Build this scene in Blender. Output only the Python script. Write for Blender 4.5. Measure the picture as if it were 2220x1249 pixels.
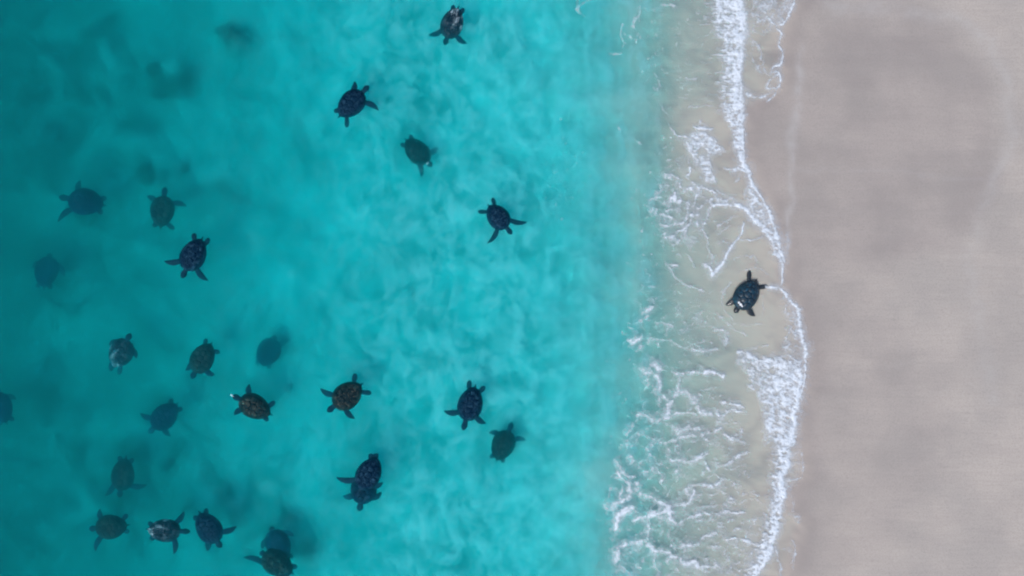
import bpy, bmesh, math, random
import numpy as np
from mathutils import Vector, Matrix

for o in list(bpy.data.objects):
    bpy.data.objects.remove(o)
scene = bpy.context.scene
COL = scene.collection

# ------------------------------------------------------------------ camera, sky, sun, exposure
PXM = 75.0          # photograph pixels per metre at the water surface
CAM_H = 30.0        # height of the drone above the water
cam_data = bpy.data.cameras.new('drone_camera')
cam_data.sensor_width = 36.0
cam_data.lens = 36.0 * CAM_H / (2220.0 / PXM)
cam_data.clip_end = 4000.0
cam = bpy.data.objects.new('drone_camera', cam_data)
cam.location = (0, 0, CAM_H)
COL.objects.link(cam)
scene.camera = cam

SUN_DIR = Vector((-0.42, -0.55, 1.05)).normalized()      # towards the sun
SUN_EL = math.asin(SUN_DIR.z)
SUN_ROT = math.atan2(SUN_DIR.x, SUN_DIR.y)
world = bpy.data.worlds.new('World')
scene.world = world
world.use_nodes = True
wn = world.node_tree
bg = wn.nodes['Background']
sky = wn.nodes.new('ShaderNodeTexSky')
sky.sky_type = 'NISHITA'
sky.sun_disc = False
sky.sun_elevation = SUN_EL
sky.sun_rotation = SUN_ROT
sky.air_density = 1.0
sky.dust_density = 3.0
sky.ozone_density = 1.0
wn.links.new(sky.outputs[0], bg.inputs[0])
bg.inputs[1].default_value = 0.12
sun_data = bpy.data.lights.new('sun', 'SUN')
sun_data.energy = 1.5
sun_data.angle = math.radians(14)
sun_data.color = (1.0, 0.97, 0.93)
sun = bpy.data.objects.new('sun', sun_data)
sun.rotation_euler = (-SUN_DIR).to_track_quat('-Z', 'Y').to_euler()
sun.location = SUN_DIR * 60
COL.objects.link(sun)

vs = scene.view_settings
vs.view_transform = 'Standard'
vs.look = 'None'
vs.gamma = 1.0
vs.use_curve_mapping = False
vs.exposure = 0.55
cy = scene.cycles
cy.max_bounces = 16
cy.diffuse_bounces = 3
cy.glossy_bounces = 2
cy.transparent_max_bounces = 24
cy.volume_bounces = 8
cy.filter_width = 2.1
cy.use_denoising = True
cy.use_adaptive_sampling = True
cy.adaptive_threshold = 0.02
cy.adaptive_min_samples = 16
cy.sample_clamp_indirect = 4.0

# ------------------------------------------------------------------ helpers
def link(o, parent=None):
    COL.objects.link(o)
    if parent is not None:
        o.parent = parent
    return o

def tag(o, label=None, cat=None, group=None, kind=None):
    if label: o['label'] = label
    if cat: o['category'] = cat
    if group: o['group'] = group
    if kind: o['kind'] = kind
    return o

def W(px, py, z=0.0):
    """World point at height z seen at a photograph pixel."""
    k = (CAM_H - z) / CAM_H
    return Vector(((px - 1110.0) / PXM * k, (624.5 - py) / PXM * k, z))

_rng = np.random.RandomState(11)
_perm = np.concatenate([_rng.permutation(512)] * 3)
_ang = _rng.rand(512) * 2 * np.pi
_gx, _gy = np.cos(_ang), np.sin(_ang)
def noise(x, y, seed=0):
    """Gradient noise, about -0.7 to 0.7."""
    x = np.asarray(x, float) + seed * 17.31
    y = np.asarray(y, float) + seed * 9.73
    xi = np.floor(x).astype(int); yi = np.floor(y).astype(int)
    fx = x - xi; fy = y - yi
    u = fx * fx * fx * (fx * (fx * 6 - 15) + 10)
    v = fy * fy * fy * (fy * (fy * 6 - 15) + 10)
    def g(ix, iy, dx, dy):
        h = _perm[(ix & 511) + _perm[iy & 511]]
        return _gx[h] * dx + _gy[h] * dy
    a = g(xi, yi, fx, fy); b = g(xi + 1, yi, fx - 1, fy)
    c = g(xi, yi + 1, fx, fy - 1); d = g(xi + 1, yi + 1, fx - 1, fy - 1)
    return (a + u * (b - a)) * (1 - v) + (c + u * (d - c)) * v
def fbm(x, y, seed=0, octaves=4, gain=0.5):
    t = 0; a = 1.0
    for k in range(octaves):
        t = t + a * noise(x * 2 ** k, y * 2 ** k, seed + k * 3)
        a *= gain
    return t
def ridged(x, y, seed, p=3.0, oc=3):
    t = 0; a = 1.0; tot = 0
    for k in range(oc):
        t = t + a * (1 - np.minimum(1, np.abs(noise(x * 2 ** k, y * 2 ** k, seed + k)) * 2.6)) ** p
        tot += a; a *= 0.6
    return t / tot
def sstep(a, b, x):
    t = np.clip((x - a) / (b - a), 0, 1)
    return t * t * (3 - 2 * t)
def inter(x, pts):
    p = np.array(pts, float)
    return np.interp(x, p[:, 0], p[:, 1])
def smooth_inter(x, pts):
    """Catmull-Rom style monotone-ish interpolation through (x, y) points."""
    p = np.array(pts, float)
    xs, ys = p[:, 0], p[:, 1]
    m = np.gradient(ys, xs)
    x = np.clip(x, xs[0], xs[-1])
    i = np.clip(np.searchsorted(xs, x) - 1, 0, len(xs) - 2)
    h = xs[i + 1] - xs[i]
    t = (x - xs[i]) / h
    return ((2*t**3 - 3*t**2 + 1) * ys[i] + (t**3 - 2*t**2 + t) * h * m[i]
            + (-2*t**3 + 3*t**2) * ys[i + 1] + (t**3 - t**2) * h * m[i + 1])

def mesh_from(name, verts, faces, smooth=True):
    me = bpy.data.meshes.new(name)
    me.from_pydata([tuple(v) for v in verts], [], [tuple(f) for f in faces])
    if smooth:
        me.polygons.foreach_set('use_smooth', [True] * len(me.polygons))
    me.update()
    return me

def grid_mesh(name, VX, VY, VZ, attrs=None, keep=None):
    """Quad sheet from 2-D arrays, optionally only the cells in keep."""
    ny, nx = VX.shape
    idx = np.arange(nx * ny).reshape(ny, nx)
    q = np.stack([idx[:-1, :-1], idx[:-1, 1:], idx[1:, 1:], idx[1:, :-1]], -1).reshape(-1, 4)
    if keep is not None:
        q = q[keep.reshape(-1)]
    used = np.unique(q)
    remap = np.zeros(nx * ny, int); remap[used] = np.arange(len(used))
    q = remap[q]
    co = np.stack([VX.ravel(), VY.ravel(), VZ.ravel()], -1)[used]
    me = bpy.data.meshes.new(name)
    me.vertices.add(len(co)); me.vertices.foreach_set('co', co.ravel())
    me.loops.add(q.size); me.loops.foreach_set('vertex_index', q.ravel().astype(np.int32))
    me.polygons.add(len(q))
    me.polygons.foreach_set('loop_start', np.arange(0, q.size, 4, dtype=np.int32))
    me.polygons.foreach_set('use_smooth', np.ones(len(q), bool))
    me.update(calc_edges=True)
    for k, a in (attrs or {}).items():
        at = me.attributes.new(k, 'FLOAT', 'POINT')
        at.data.foreach_set('value', a.ravel()[used].astype(np.float32))
    return me

class NT:
    """Small node-tree writer."""
    def __init__(self, name):
        self.m = bpy.data.materials.new(name); self.m.use_nodes = True
        self.t = self.m.node_tree; self.t.nodes.clear()
        self.out = self.t.nodes.new('ShaderNodeOutputMaterial')
    def n(self, typ, **kw):
        nd = self.t.nodes.new(typ)
        for k, v in kw.items():
            if k.startswith('_'):
                setattr(nd, k[1:], v)
        return nd
    def set(self, sock, v):
        if isinstance(v, bpy.types.NodeSocket): self.t.links.new(v, sock)
        elif isinstance(v, (tuple, list)) and len(v) == 3 and sock.type == 'RGBA': sock.default_value = (*v, 1)
        else: sock.default_value = v
    def attr(self, name):
        a = self.n('ShaderNodeAttribute', _attribute_name=name)
        return a.outputs['Fac']
    def mix(self, f, a, b, mode='MIX'):
        m = self.n('ShaderNodeMix', _data_type='RGBA', _blend_type=mode)
        self.set(m.inputs[0], f); self.set(m.inputs[6], a); self.set(m.inputs[7], b)
        return m.outputs[2]
    def math(self, op, a, b=0.0, clamp=False):
        m = self.n('ShaderNodeMath', _operation=op, _use_clamp=clamp)
        self.set(m.inputs[0], a); self.set(m.inputs[1], b)
        return m.outputs[0]
    def ramp(self, f, a, b, lo=0.0, hi=1.0):
        m = self.n('ShaderNodeMapRange', _interpolation_type='SMOOTHSTEP')
        self.set(m.inputs[0], f)
        for i, v in zip((1, 2, 3, 4), (a, b, lo, hi)): m.inputs[i].default_value = v
        return m.outputs[0]
    def coords(self, kind='Object', scale=(1, 1, 1)):
        c = self.n('ShaderNodeTexCoord'); mp = self.n('ShaderNodeMapping')
        self.t.links.new(c.outputs[kind], mp.inputs[0]); mp.inputs['Scale'].default_value = scale
        return mp.outputs[0]
    def noise(self, vec, scale, detail=4, rough=0.55, dist=0.0):
        t = self.n('ShaderNodeTexNoise')
        self.set(t.inputs['Vector'], vec); t.inputs['Scale'].default_value = scale
        t.inputs['Detail'].default_value = detail; t.inputs['Roughness'].default_value = rough
        t.inputs['Distortion'].default_value = dist
        return t.outputs['Fac']
    def bsdf(self, color, rough=0.6, bump=None, bump_s=0.3, bump_d=0.01, alpha=None, spec=0.5, coat=0.0):
        b = self.n('ShaderNodeBsdfPrincipled')
        self.set(b.inputs['Base Color'], color); self.set(b.inputs['Roughness'], rough)
        self.set(b.inputs['Specular IOR Level'], spec); self.set(b.inputs['Coat Weight'], coat)
        if coat: b.inputs['Coat Roughness'].default_value = 0.12
        if bump is not None:
            bp = self.n('ShaderNodeBump'); bp.inputs['Strength'].default_value = bump_s
            bp.inputs['Distance'].default_value = bump_d
            self.set(bp.inputs['Height'], bump); self.t.links.new(bp.outputs[0], b.inputs['Normal'])
        if alpha is not None: self.set(b.inputs['Alpha'], alpha)
        self.t.links.new(b.outputs[0], self.out.inputs['Surface'])
        return self.m

# ------------------------------------------------------------------ shape of the shore (in photograph pixels)
WLINE = [(-1300, 1690), (-1080, 1735), (-880, 1665), (-700, 1712), (-540, 1650), (-400, 1700), (-250, 1640), (-120, 1690), (-40, 1735), (0, 1722), (30, 1712), (60, 1702), (100, 1693), (140, 1699), (190, 1692), (215, 1666),
         (240, 1622), (300, 1617), (340, 1626), (370, 1633), (400, 1646), (440, 1666), (500, 1686), (540, 1696), (600, 1699),
         (620, 1700), (650, 1716), (700, 1733), (750, 1746), (800, 1748), (850, 1742), (880, 1729), (930, 1722), (985, 1735),
         (1035, 1739), (1062, 1706), (1100, 1712), (1130, 1739), (1160, 1722), (1200, 1724), (1249, 1702), (1330, 1660), (1420, 1690), (1550, 1730), (1700, 1700), (1850, 1650), (2020, 1725), (2200, 1670), (2400, 1710)]
def waterline(Y):
    return inter(Y, WLINE) + 2.0 * noise(Y / 9.0, 0 * Y, 5)
BED = [(-1500, -4.6), (-600, -3.7), (0, -2.35), (400, -1.9), (700, -1.5), (1000, -1.2), (1180, -0.92), (1260, -0.66), (1320, -0.46), (1370, -0.31),
       (1420, -0.28), (1470, -0.21), (1550, -0.11), (1650, 0.01), (1750, 0.12), (2220, 0.46), (3200, 1.05), (6000, 1.9)]
def shore_shift(X, Y):
    return 40 * noise(Y / 330.0, 0 * Y, 2) + 34 * noise(Y / 95.0, X / 200.0, 3) + 14 * noise(Y / 32.0, X / 60.0, 4) + inter(Y, [(-300, 18), (0, 14), (300, 0), (900, -8), (1050, 12), (1249, 22), (1600, 10)])
dark_blobs = [(60, 130, 190, .55), (180, 80, 120, .5), (330, 150, 90, .75), (30, 300, 200, .5), (250, 290, 170, .3), (300, 370, 80, .55), (480, 60, 40, .8), (160, 440, 130, .5),
              (90, 590, 150, .5), (60, 880, 200, .3), (20, 880, 120, .35), (280, 1010, 190, .5), (150, 1100, 260, .45), (460, 1120, 190, .4), (560, 1080, 120, .3), (600, 1190, 110, .6),
              (330, 620, 140, .2), (430, 820, 150, .2), (560, 870, 90, .25), (20, 1180, 160, .4), (440, 420, 90, .25), (0, 30, 140, .3), (700, 1150, 100, .2), (250, 500, 160, .25)]
def weed_cover(X, Y):
    d = 0 * X
    for bx, by, r, a in dark_blobs:
        d = np.maximum(d, a * np.exp(-((X - bx) ** 2 + (Y - by) ** 2) / (0.5 * r * r)))
    return d
def bed_z(X, Y):
    s = shore_shift(X, Y) * sstep(1500, 1350, X) * sstep(600, 1150, X)
    z = inter(X + s, BED)
    sea = sstep(1420, 1200, X)
    z = z + sea * (0.16 * fbm(X / 260.0, Y / 260.0, 8, 3) + 0.05 * fbm(X / 60.0, Y / 60.0, 9, 3)) + 0.05 * noise(X / 34.0, Y / 420.0, 12) * sstep(1180, 1280, X) * sstep(1470, 1380, X)
    z = z + weed_cover(X, Y) * 0.75 * np.clip(0.8 + 1.1 * fbm(X / 90.0, Y / 90.0, 31, 3), 0.05, 1.6)
    rr = np.hypot((X - 1619) / 1.0, (Y - 639) / 1.25)
    z = z + (0.016 * np.exp(-((rr - 52) / 9.0) ** 2) - 0.02 * np.exp(-(rr / 34.0) ** 2)) * (0.7 + 1.3 * noise(X / 18.0, Y / 18.0, 91)) * (rr < 140)
    land = sstep(1500, 1750, X)
    z = z + land * 0.006 * noise(X / 160.0, Y / 26.0, 14) + 0.004 * land * noise(X / 60, Y / 60, 15)
    return z
def film(X, Y):
    s = waterline(Y) - X
    return inter(s, [(-2000, -0.25), (-60, -0.05), (0, 0.0), (30, 0.018), (100, 0.038), (160, 0.066), (230, 0.115), (300, 0.19), (400, 0.30)])
def water_z(X, Y):
    b = bed_z(X, Y)
    k = sstep(1390, 1490, X)
    wave = 0.012 * fbm(X / 70.0, Y / 120.0, 21, 3) * sstep(1500, 1250, X)
    return (1 - k) * wave + k * (b + film(X, Y))

def axis(lo, hi, step, far):
    a = list(np.arange(lo, hi + step, step))
    s = step; l = a[0]; left = []
    while l > -far:
        s *= 1.35; l -= s; left.append(l)
    s = step; r = a[-1]; right = []
    while r < far:
        s *= 1.35; r += s; right.append(r)
    return np.array(left[::-1] + a + right)

FAR = 75000.0   # photograph pixels: one kilometre
# ------------------------------------------------------------------ the sand: sea floor and beach in one sheet
ax = axis(-420, 2640, 6.5, FAR); ay = axis(-330, 1580, 6.5, FAR)
GX, GY = np.meshgrid(ax, ay)
BZ = bed_z(np.clip(GX, -6000, 9000), GY)
# weed and stone darkening of the sea floor, older swash marks on the beach
DK = weed_cover(GX, GY)
DK = 1.4 * DK * (0.8 + 1.5 * fbm(GX / 60.0, GY / 60.0, 31, 4)) + 0.35 * np.clip(fbm(GX / 120.0, GY / 120.0, 33, 4), 0, 1) * sstep(850, 200, GX)
DK = np.clip(DK + 0.5 * sstep(350, -500, GX), 0, 1)
cloud = fbm(GX / 130.0, GY / 130.0, 41, 5, 0.6)
PL = np.clip(0.62 + 0.45 * cloud, 0, 1) * (0.75 + 0.25 * sstep(250, 750, GX + 120 * fbm(GX / 300, GY / 300, 43, 2))) * (0.35 + 0.65 * sstep(1330, 1150, GX)) * sstep(1450, 1330, GX)
WLg = waterline(np.clip(GY, -380, 1680))
dist = GX - WLg
wet = 0.55 * sstep(190, 10, dist + 40 * noise(GX / 120, GY / 120, 51)) + 0.45 * sstep(60, 0, dist)
lobe_r = np.sqrt(((GX - 1880) / 300.0) ** 2 + ((GY - 300) / 330.0) ** 2) + 0.12 * noise(GX / 150, GY / 150, 53)
wet = np.maximum(wet, 0.62 * sstep(1.02, 0.80, lobe_r))
lobe2 = np.sqrt(((GX - 1760) / 330.0) ** 2 + ((GY - 930) / 420.0) ** 2) + 0.18 * noise(GX / 170, GY / 170, 54)
wet = np.maximum(wet, 0.38 * sstep(1.05, 0.6, lobe2))
wet = np.clip(1.15 * wet + 0.22 * fbm(GX / 200.0, GY / 40.0, 55, 4) + 0.15 * fbm(GX / 90.0, GY / 70.0, 56, 4), 0, 1)
wet[GX < 1500] = 1.0
CR = sstep(1330, 1420, GX) * sstep(40, -30, dist) * np.clip(0.55 + 0.8 * fbm(GX / 110.0, GY / 70.0, 57, 3) + 0.5 * np.exp(-((GX - 1625) / 75) ** 2 - ((GY - 660) / 110) ** 2) + 0.9 * noise((GX + 40 * noise(GX / 60, GY / 60, 70)) / 34.0, (GY + 40 * noise(GX / 60, GY / 60, 71)) / 15.0, 58), 0, 1)
def line_mark(pts, width, wob=4.0, seed=60):
    p = np.array(pts, float); d = np.full(GX.shape, 1e9)
    xx = GX + wob * noise(GX / 50, GY / 50, seed); yy = GY + wob * noise(GX / 50, GY / 50, seed + 1)
    for a, b in zip(p[:-1], p[1:]):
        v = b - a; t = np.clip(((xx - a[0]) * v[0] + (yy - a[1]) * v[1]) / (v @ v), 0, 1)
        d = np.minimum(d, np.hypot(xx - a[0] - t * v[0], yy - a[1] - t * v[1]))
    return np.exp(-(d / width) ** 2)
MK = np.maximum.reduce([0.75 * line_mark([(1738, 110), (1728, 200), (1717, 300), (1712, 420), (1708, 500), (1700, 560)], 7, 16, 60),
                        0.22 * line_mark([(1708, 372), (1850, 374), (1990, 384), (2110, 386), (2150, 372)], 4, 22, 62),
                        0.5 * line_mark([(1790, 20), (1880, 24), (1960, 32), (2060, 45), (2130, 90), (2165, 170), (2180, 300), (2150, 370), (2120, 450)], 13, 14, 64),
                        0.3 * line_mark([(2120, 450), (2090, 560), (2110, 700), (2140, 860)], 14, 14, 66)])
bed_me = grid_mesh('beach_sand', (GX - 1110) / PXM, (624.5 - GY) / PXM, BZ, {'dark': DK, 'pale': PL, 'wet': wet, 'mark': MK, 'cream': CR})
nt = NT('sand')
pc = nt.coords('Object')
streak = nt.noise(nt.coords('Object', (0.45, 6.0, 1)), 2.2, 6, 0.68)
grain = nt.noise(pc, 26.0, 3, 0.7)
patch = nt.noise(pc, 0.55, 4, 0.55)
dry = nt.mix(nt.ramp(patch, 0.3, 0.7), (0.326, 0.303, 0.282), (0.392, 0.356, 0.324))
wetc = nt.mix(nt.ramp(patch, 0.35, 0.65), (0.252, 0.228, 0.217), (0.295, 0.264, 0.248))
c = nt.mix(nt.attr('wet'), dry, wetc)
c = nt.mix(nt.ramp(streak, 0.38, 0.72, 0.0, 0.26), c, (0.265, 0.24, 0.225))
c = nt.mix(nt.ramp(grain, 0.4, 0.75, 0.0, 0.42), c, (0.19, 0.175, 0.165))
c = nt.mix(nt.attr('cream'), c, (0.368, 0.330, 0.292))
c = nt.mix(nt.math('MULTIPLY', nt.attr('mark'), nt.ramp(nt.noise(pc, 3.0, 4), 0.25, 0.7, 0.1, 0.55)), c, (0.40, 0.40, 0.40))
c = nt.mix(nt.math('MULTIPLY', nt.attr('pale'), nt.ramp(nt.noise(pc, 1.6, 5, 0.6), 0.25, 0.7, 0.35, 1.0)), c, (0.78, 0.76, 0.73))
weed = nt.math('MULTIPLY', nt.attr('dark'), nt.ramp(nt.noise(pc, 1.7, 6, 0.62), 0.28, 0.66, 0.6, 1.5), True)
c = nt.mix(weed, c, (0.035, 0.06, 0.05))
sand_m = nt.bsdf(c, nt.ramp(nt.attr('wet'), 0.2, 0.9, 0.9, 0.6), nt.math('ADD', streak, nt.math('MULTIPLY', grain, 0.5)), 0.25, 0.02, spec=0.25)
bed_me.materials.append(sand_m)
bed = link(bpy.data.objects.new('beach_sand', bed_me))
tag(bed, 'grey-pink sand beach running down under the turquoise water', None, kind='structure')

# ------------------------------------------------------------------ the sea: one closed body of turbid water
wx = axis(-420, 1800, 12, FAR); wx = wx[wx < 2300]; wy = axis(-330, 1580, 12, FAR)
HX, HY = np.meshgrid(wx, wy)
WZ = water_z(np.clip(HX, -6000, 9000), HY)
ny_, nx_ = HX.shape
tv = np.stack([(HX - 1110) / PXM, (624.5 - HY) / PXM, WZ], -1).reshape(-1, 3)
bv = tv.copy(); bv[:, 2] = -9.0
idx = np.arange(nx_ * ny_).reshape(ny_, nx_)
q = np.stack([idx[1:, :-1], idx[1:, 1:], idx[:-1, 1:], idx[:-1, :-1]], -1).reshape(-1, 4)
N = nx_ * ny_
loop = np.concatenate([idx[0, :], idx[1:, -1], idx[-1, -2::-1], idx[-2:0:-1, 0]])
nxt = np.roll(loop, -1)
side = np.stack([loop, nxt, nxt + N, loop + N], -1)
# underside: only a rim polygon is needed, the sand hides it
allv = np.concatenate([tv, bv[loop]])
lid = N + np.arange(len(loop)); lidn = np.roll(lid, -1)
side = np.stack([loop, nxt, lidn, lid], -1)
faces = [tuple(f) for f in q] + [tuple(f) for f in side] + [tuple(lid)]
sea_me = bpy.data.meshes.new('sea_water')
sea_me.from_pydata([tuple(v) for v in allv], [], faces)
bm = bmesh.new(); bm.from_mesh(sea_me); bmesh.ops.recalc_face_normals(bm, faces=bm.faces); bm.to_mesh(sea_me); bm.free()
nt = NT('turbid_sea_water')
ab = nt.n('ShaderNodeVolumeAbsorption'); ab.inputs['Color'].default_value = (0.0, 0.964, 0.991, 1); ab.inputs['Density'].default_value = 1.6
s1 = nt.n('ShaderNodeVolumeScatter'); s1.inputs['Color'].default_value = (0.02, 0.84, 1.0, 1); s1.inputs['Density'].default_value = 0.13; s1.inputs['Anisotropy'].default_value = 0.0
s2 = nt.n('ShaderNodeVolumeScatter'); s2.inputs['Color'].default_value = (0.08, 0.93, 1.0, 1); s2.inputs['Density'].default_value = 1.75; s2.inputs['Anisotropy'].default_value = 0.972
a1 = nt.n('ShaderNodeAddShader'); a2 = nt.n('ShaderNodeAddShader')
nt.t.links.new(ab.outputs[0], a1.inputs[0]); nt.t.links.new(s1.outputs[0], a1.inputs[1])
nt.t.links.new(a1.outputs[0], a2.inputs[0]); nt.t.links.new(s2.outputs[0], a2.inputs[1])
nt.t.links.new(a2.outputs[0], nt.out.inputs['Volume'])
nt.m.volume_intersection_method if hasattr(nt.m, 'volume_intersection_method') else None
sea_me.materials.append(nt.m)
sea = link(bpy.data.objects.new('sea_water', sea_me))
tag(sea, 'clear turquoise sea water shoaling onto the beach', None, kind='structure')

# ------------------------------------------------------------------ sea turtles
OUT = [(-0.5, 0.02), (-0.47, 0.085), (-0.40, 0.18), (-0.28, 0.28), (-0.12, 0.352), (0.04, 0.38), (0.18, 0.372), (0.32, 0.315), (0.42, 0.235), (0.475, 0.155), (0.5, 0.07)]
def half_w(x): return np.maximum(smooth_inter(np.asarray(x, float), OUT), 0.004)
def dome(x, v):
    """Height of the shell above its rim at length x and lateral share v of the half width."""
    x = np.asarray(x, float); v = np.asarray(v, float)
    p = np.clip(1 - np.abs((x - 0.03) / 0.54) ** 2.6, 0, 1) ** 0.75
    return 0.015 + 0.195 * p * np.clip(1 - np.abs(v) ** 2.3, 0, 1) ** 0.8

def make_carapace():
    nx, nv = 34, 22
    t = np.linspace(0, 1, nx); xs = -0.5 + (0.5 - 0.5 * np.cos(np.pi * t))
    vsn = np.sin(np.linspace(-np.pi / 2, np.pi / 2, nv))
    V = []; F = []
    for i, x in enumerate(xs):
        scal = 1 + 0.018 * math.cos(x * 2 * math.pi * 11)
        for v in vsn:
            w = half_w(x) * (1 + (scal - 1) * abs(v) ** 6)
            V.append((x, v * w, dome(x, v)))
    n = nx * nv
    for i, x in enumerate(xs):
        for v in vsn:
            V.append((x * 0.985, v * half_w(x) * 0.97, -0.012 - 0.05 * (1 - v * v) * max(0, 1 - (x / .5) ** 2)))
    I = lambda i, j: i * nv + j
    for i in range(nx - 1):
        for j in range(nv - 1):
            F.append((I(i, j), I(i + 1, j), I(i + 1, j + 1), I(i, j + 1)))
            F.append((n + I(i, j), n + I(i, j + 1), n + I(i + 1, j + 1), n + I(i + 1, j)))
    ring = [I(i, 0) for i in range(nx)] + [I(nx - 1, j) for j in range(1, nv)] + [I(i, nv - 1) for i in range(nx - 2, -1, -1)] + [I(0, j) for j in range(nv - 2, 0, -1)]
    for a, b in zip(ring, ring[1:] + ring[:1]):
        F.append((b, a, n + a, n + b))
    me = mesh_from('carapace', V, F)
    bm = bmesh.new(); bm.from_mesh(me); bmesh.ops.recalc_face_normals(bm, faces=bm.faces); bm.to_mesh(me); bm.free()
    return me

def make_scute(poly):
    """A horny plate from a polygon in (x, v), laid proud of the shell dome."""
    p = np.array(poly, float); c = p.mean(0)
    p = c + (p - c) * 0.93
    edge = []
    for a, b in zip(p, np.roll(p, -1, 0)):
        for k in range(3): edge.append(a + (b - a) * k / 3)
    edge = np.array(edge); m = len(edge)
    def P(e, h): return (e[0], e[1] * float(half_w(e[0])), float(dome(e[0], e[1])) + h)
    V = [P(c, 0.017)] + [P(c + (e - c) * 0.5, 0.0155) for e in edge] + [P(c + (e - c) * 0.9, 0.012) for e in edge] + [P(e, 0.0055) for e in edge] + [P(e, -0.012) for e in edge]
    F = []
    for k in range(m):
        l = (k + 1) % m
        F.append((0, 1 + k, 1 + l))
        for r in range(3):
            a = 1 + r * m
            F.append((a + k, a + m + k, a + m + l, a + l))
    me = mesh_from('scute', V, F)
    bm = bmesh.new(); bm.from_mesh(me); bmesh.ops.recalc_face_normals(bm, faces=bm.faces); bm.to_mesh(me); bm.free()
    return me
XB = [0.445, 0.285, 0.095, -0.095, -0.275, -0.43]
polys = []
for i in range(5):
    x0, x1 = XB[i], XB[i + 1]; xm = (x0 + x1) / 2
    k = 0.30 if i < 4 else 0.34
    polys.append([(x0, -.2), (x0, .2), (xm, k + .05), (x1, .2), (x1, -.2), (xm, -k - .05)])
XM = [(XB[i] + XB[i + 1]) / 2 for i in range(5)]
for sgn in (1, -1):
    for i in range(4):
        xa, xb, xc = XM[i], XB[i + 1], XM[i + 1]
        fx = 0.035 if i == 0 else 0.0
        polys.append([(xa + fx, .36 * sgn), (xb, .215 * sgn), (xc, .36 * sgn), (xc + 0.012 * (i - 1), .80 * sgn), ((xa + xc) / 2, .82 * sgn), (xa + fx + 0.012 * (i - 2), .80 * sgn)])
scute_meshes = [make_scute(p) for p in polys]
carapace_me = make_carapace()

def shell_material(name, base, streak, amount, pale=None, pale_amt=0.0, rough=0.45, coat=0.0):
    nt = NT(name)
    pc = nt.coords('Object')
    inf = nt.n('ShaderNodeObjectInfo')
    off = nt.n('ShaderNodeVectorMath', _operation='ADD')
    nt.t.links.new(pc, off.inputs[0])
    sc = nt.n('ShaderNodeVectorMath', _operation='SCALE'); sc.inputs[0].default_value = (37, 51, 13)
    nt.t.links.new(inf.outputs['Random'], sc.inputs['Scale']); nt.t.links.new(sc.outputs[0], off.inputs[1])
    v = off.outputs[0]
    n1 = nt.noise(v, 9.0, 5, 0.7, 0.8); n2 = nt.noise(v, 26.0, 3, 0.6)
    c = nt.mix(nt.ramp(n1, 0.48, 0.72, 0, amount), base, streak)
    c = nt.mix(nt.ramp(n2, 0.55, 0.75, 0, amount * 0.8), c, streak)
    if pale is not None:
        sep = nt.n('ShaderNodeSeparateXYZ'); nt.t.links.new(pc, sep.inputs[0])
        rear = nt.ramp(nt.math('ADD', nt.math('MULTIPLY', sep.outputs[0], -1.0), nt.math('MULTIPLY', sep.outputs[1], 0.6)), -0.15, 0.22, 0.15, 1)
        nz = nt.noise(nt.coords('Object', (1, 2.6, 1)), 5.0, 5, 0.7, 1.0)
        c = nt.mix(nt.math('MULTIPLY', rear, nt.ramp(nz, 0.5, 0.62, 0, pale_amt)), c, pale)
    return nt.bsdf(c, rough, n1, 0.35, 0.012, spec=0.3 if coat else 0.01, coat=coat)
M_SHELL = {
    'navy': shell_material('dark_shell', (0.0015, 0.015, 0.036), (0.030, 0.090, 0.145), 0.85),
    'brown': shell_material('brown_mottled_shell', (0.004, 0.017, 0.024), (0.098, 0.104, 0.086), 0.75),
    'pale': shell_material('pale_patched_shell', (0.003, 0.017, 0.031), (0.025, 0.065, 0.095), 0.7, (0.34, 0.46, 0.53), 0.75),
    'green': shell_material('olive_speckled_shell', (0.003, 0.018, 0.028), (0.070, 0.130, 0.118), 0.75),
    'wet': shell_material('wet_blue_shell', (0.005, 0.017, 0.030), (0.010, 0.080, 0.135), 0.9, rough=0.4, coat=0.2),
}
def skin_material(name, base, edge, wet=0.0):
    nt = NT(name); pc = nt.coords('Object')
    vor = nt.n('ShaderNodeTexVoronoi'); nt.set(vor.inputs['Vector'], pc); vor.inputs['Scale'].default_value = 22
    vor.feature = 'DISTANCE_TO_EDGE'
    c = nt.mix(nt.ramp(vor.outputs['Distance'], 0.02, 0.12, 0.55, 0), base, edge)
    c = nt.mix(nt.ramp(nt.noise(pc, 6, 4), 0.4, 0.75, 0, 0.35), c, edge)
    return nt.bsdf(c, 0.5, vor.outputs['Distance'], 0.3, 0.008, spec=0.3 if wet else 0.01, coat=wet)
M_SKIN = skin_material('turtle_skin', (0.002, 0.020, 0.043), (0.018, 0.055, 0.085))
M_SKIN_WET = skin_material('wet_turtle_skin', (0.008, 0.013, 0.020), (0.030, 0.045, 0.055), 0.3)

def loft(V, F, path, up=Vector((0, 0, 1)), seg=12):
    """Closed tube of flattened sections along path [(point, half width, half thickness)]."""
    base = len(V); n = len(path)
    for i, (p, a, b) in enumerate(path):
        p0 = path[max(0, i - 1)][0]; p1 = path[min(n - 1, i + 1)][0]
        t = (p1 - p0).normalized(); s = up.cross(t)
        s = s.normalized() if s.length > 1e-4 else Vector((0, 1, 0)); u = t.cross(s)
        for k in range(seg):
            w = 2 * math.pi * k / seg
            V.append(p + s * (a * math.cos(w)) + u * (b * math.sin(w)))
    for i in range(n - 1):
        for k in range(seg):
            l = (k + 1) % seg
            F.append((base + i * seg + k, base + i * seg + l, base + (i + 1) * seg + l, base + (i + 1) * seg + k))
    F.append(tuple(base + k for k in range(seg))[::-1]); F.append(tuple(base + (n - 1) * seg + k for k in range(seg)))

def bez(a, c, b, t): return a * (1 - t) ** 2 + c * (2 * t * (1 - t)) + b * t * t

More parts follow.
